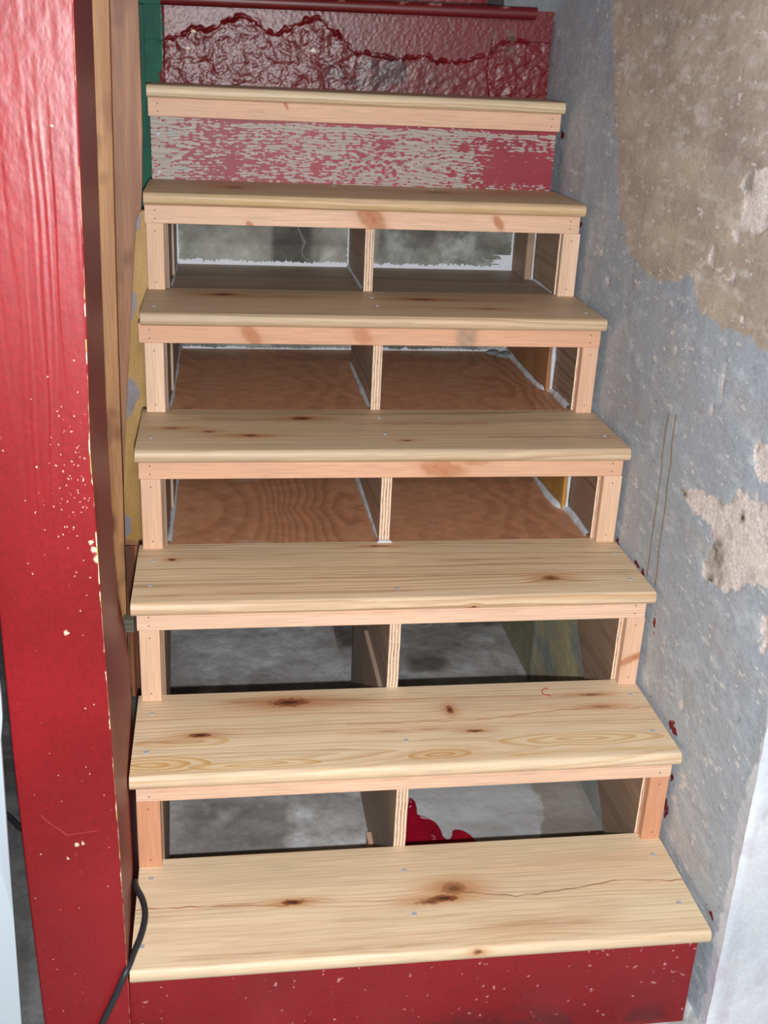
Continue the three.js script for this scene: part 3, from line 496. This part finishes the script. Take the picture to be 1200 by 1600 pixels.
const woodOld = (seed, a, b) => std({ roughness: .55, map: tex(512, 1024, .9, 1.8, (u, v) => { const p = u * 60 + 3 * fbm(u * 6 + seed, v * 1.2, 3); let c = mix(a, b, clamp(.4 + .55 * ns(p, v * 2.2) + .8 * fbm(u * 7 + seed, v * 3, 4))); c = mix(c, [92, 56, 40], clamp(2.4 * fbm(u * 12 + seed, v * 9, 3) - .75)); return mul(c, 1 + .08 * ns(u * 500, v * 20)); }) });
{ // bare wood and a yellow panel at the back of the gap beside the stairs
  const shift = (g, k) => { const u = g.attributes.uv, p = g.attributes.position; for (let i = 0; i < u.count; i++) u.setXY(i, p.getX(i) + k, p.getY(i)); return g; };
  const g = plate([[-.099, 0], [-.08, 0], [-.0795, .1], [-.072, .545], [-.067, .937], [-.055, 1.54], [-.045, 2.42], [-.077, 2.42], [-.087, 1.54], [-.097, .936], [-.101, .636]], .028, .0015); g.translate(0, 0, -1.13);
  tag(mesh('stud', shift(g, .3), woodOld(4, [204, 150, 102], [172, 118, 74])), 'narrow bare brown wooden stud upright between the red post and the darker brown board', 'stud');
  const b = plate([[-.085, 0], [-.06, 0], [-.03, .9], [-.0125, 1.125], [-.0078, 1.19], [-.0035, 1.3], [-.002, 1.545], [-.002, 2.42], [-.085, 2.42]], .02, .001); b.translate(0, 0, -1.157);
  tag(mesh('wall_board', shift(b, .55), woodOld(9, [170, 120, 88], [140, 94, 68])), 'wide darker brown board upright between the narrow stud and the green paint', 'board');
  const y = plate([[-.0715, .405], [-.038, .402], [.004, .41], [.004, 1.15], [-.006, 1.153], [-.012, 1.149], [-.019, 1.131], [-.036, .953], [-.056, .728], [-.069, .549]], .012, .001); y.translate(0, 0, -1.103);
  const BARE = [[[-.02, 1.138], [-.004, 1.16], [-.01, 1.119], [-.023, 1.1]], [[-.036, .99], [-.025, .98], [-.024, .956], [-.044, .912]], [[-.046, .8], [-.033, .786], [-.026, .764], [-.038, .728], [-.06, .7], [-.057, .76]], [[-.075, .49], [-.058, .471], [-.055, .439], [-.085, .4]]];
  tag(mesh('painted_panel', shift(y, .1), std({ roughness: .55, map: tex(128, 1200, .12, 1.2, (u, v) => {
    const x = u - .1, n = .006 * fbm(x * 90, v * 40, 4); let c = mix([194, 154, 92], [176, 136, 76], clamp(.5 + fbm(x * 30, v * 9, 4)));
    for (const P of BARE) c = mix(c, mix([158, 148, 150], [132, 122, 126], clamp(.5 + 100 * n)), 1 - ss(-.001, .001, polyD(x, v, P) + n));
    c = mix(c, [150, 104, 70], ss(.425, .412, v + 2 * n)); return mul(c, 1 + .05 * ns(u * 600, v * 300)); }) })), 'yellow painted panel with grey bare patches in the gap left of the upper treads', 'panel');
  const w = plate([[-.0725, 0], [.004, 0], [.004, .4005], [-.0725, .4005]], .012, .001); w.translate(0, 0, -1.105);
  tag(mesh('wall_board', shift(w, .1), std({ roughness: .6, map: tex(256, 256, .12, .42, (u, v) => { const t = ns(u * 260 + 2 * ns(v * 5, 1), v * 3); return mul(mix([168, 108, 74], [104, 60, 42], clamp(.5 + t)), 1 + .1 * ns(u * 900, v * 20)); }) })), 'streaky bare reddish board below the yellow panel left of the stairs', 'board');
  tag(mesh('wood_block', bar(-.083, -.058, .19, .223, -1.0985, -1.066, .001), matGreyBoard), 'small grey block at the back of the gap left of the third tread', 'block');
}

// ---------------------------------------------------------------- loose things
{ // cable over the left end of the bottom tread
  const m = std({ color: 0x2a2c31, roughness: .45 });
  const tube = (pts, r) => new THREE.TubeGeometry(new THREE.CatmullRomCurve3(pts.map((p) => new THREE.Vector3(...p))), 120, r, 12);
  tag(mesh('cable', tube([[-.0025, .15, -.235], [-.002, .18, -.22], [.0005, .2, -.197], [.0045, .206, -.175], [.016, .206, -.145], [.0215, .206, -.112], [.018, .206, -.07], [.0095, .207, -.033], [.0045, .211, -.004], [-.002, .203, .0075], [-.014, .172, .009], [-.032, .128, .009], [-.06, .06, .01], [-.085, .014, .03], [-.12, .006, .09], [-.2, .006, .2]], .005), m), 'black cable looped over the left end of the bottom tread and down the red post', 'cable');
  tag(mesh('cable', tube([[-.7, .006, -.9], [-.4, .006, -.74], [-.29, .006, -.645], [-.255, .006, -.6], [-.2, .006, -.56], [-.1, .006, -.54], [-.06, .006, -.6]], .006), m), 'short piece of black cable on the grey floor left of the red post', 'cable');
}
{ // white plastic sheet at the left edge
  const P = [[-.62, 0], [-.148, 0], [-.144, .13], [-.139, .36], [-.1325, .6], [-.1305, .66], [-.1265, .675], [-.1262, .72], [-.13, .8], [-.134, .95], [-.62, .95]].reverse();
  const eX = (y) => { const E = [[0, -.149], [.13, -.145], [.36, -.1395], [.6, -.133], [.655, -.1315], [.672, -.1275], [.71, -.1262], [.8, -.1285], [.95, -.133]]; for (let i = 0; i + 1 < E.length; i++) if (y <= E[i + 1][0]) { const t = (y - E[i][0]) / (E[i + 1][0] - E[i][0]); return E[i][1] + t * (E[i + 1][1] - E[i][1]); } return -.133; };
  const g = relief(-.62, -.13, 0, .95, 120, 60, .004, (a, b) => .006 * Math.sin((a + .13) * 90 + .8 * ns(b * 3, 2)) * ss(.0, .03, -.126 - a) + .006 * ns(a * 9, b * 4), (a, b) => { const t = (a + .62) / .49; return [-.62 + t * (eX(b) + .62), b]; });
  g.translate(0, 0, .05);
  tag(mesh('plastic_sheet', g, std({ color: 0xb4c0c7, roughness: .4 })), 'white plastic sheet hanging upright at the left edge beside the red post', 'sheet');
}
{ // old red paint on the floor in the lowest opening
  const E = [[.461, -.42], [.461, -.5], [.462, -.575], [.49, -.6], [.528, -.613], [.538, -.634], [.545, -.623], [.546, -.603], [.544, -.578], [.556, -.57], [.565, -.561], [.577, -.548], [.583, -.525], [.584, -.505], [.59, -.494], [.597, -.495], [.605, -.507], [.608, -.519], [.617, -.522], [.629, -.517], [.641, -.502], [.651, -.479], [.664, -.455], [.66, -.42], [.56, -.4]];
  const s = new THREE.Shape(new THREE.SplineCurve(E.concat([E[0]]).map((p) => new THREE.Vector2(p[0], -p[1]))).getPoints(120));
  const g = new THREE.ExtrudeGeometry(s, { depth: .006, bevelEnabled: true, bevelSize: .004, bevelThickness: .004, bevelOffset: -.003, bevelSegments: 4 }); g.rotateX(-Math.PI / 2);
  const m = std({ roughness: .35, map: tex(256, 256, .25, .25, (u, v) => { const n = fbm(u * 30, v * 30, 4); return mix(mix([176, 22, 48], [140, 14, 36], clamp(.5 + n)), [206, 150, 160], ss(.3, .36, n)); }), bumpMap: tex(256, 256, .25, .25, (u, v) => .5 + .5 * fbm(u * 26, v * 26, 3), true), bumpScale: .004 });
  tag(mesh('paint_spill', g, m), 'lobed patch of thick crimson paint on the concrete floor inside the lowest opening', 'paint');
}
{ // thin wire hanging in the left opening under the third tread
  const g = new THREE.TubeGeometry(new THREE.CatmullRomCurve3([[.356, .575, -.66], [.354, .5, -.665], [.349, .47, -.66]].map((p) => new THREE.Vector3(...p))), 20, .001, 6);
  tag(mesh('wire', g, std({ color: 0x17181a, roughness: .5 })), 'thin dark wire end hanging down in the left opening below the third tread', 'wire');
}
tag(mesh('thread', new THREE.TubeGeometry(new THREE.CatmullRomCurve3([[0.7430, .3954, -0.4300], [0.7333, .3954, -0.4261], [0.7284, .3954, -0.4175], [0.7296, .3954, -0.4085], [0.7361, .3954, -0.4059], [0.7409, .3954, -0.4012]].map((p) => new THREE.Vector3(...p))), 40, .0008, 6), std({ color: 0xa03038, roughness: .8 })), 'tiny curl of red thread lying at the back of the second tread', 'thread');
{ // added lamp body for the fill light, unseen behind the camera
  const l = new THREE.Group(); l.name = 'added_fill_lamp'; l.position.set(FILL_POS[0], 2.45, FILL_POS[2]); scene.add(l); tag(l, 'unseen fill lamp added on the ceiling behind the camera', 'lamp');
  mesh('added_holder', new THREE.LatheGeometry([[0, 0], [.05, 0], [.05, -.02], [.03, -.05], [.022, -.1], [.02, -.14], [0, -.14]].map((p) => new THREE.Vector2(p[0], p[1])), 24), std({ color: 0xe8e6e0 }), l);
  const b = mesh('added_bulb', new THREE.SphereGeometry(.034, 24, 16), std({ color: 0xffffff, emissive: 0xf0f6ff, emissiveIntensity: 2 }), l); b.position.y = -.25 + .09; b.castShadow = false;
  fillLight.position.set(FILL_POS[0], 2.45 - .26, FILL_POS[2]);
}
renderer.render(scene, camera);
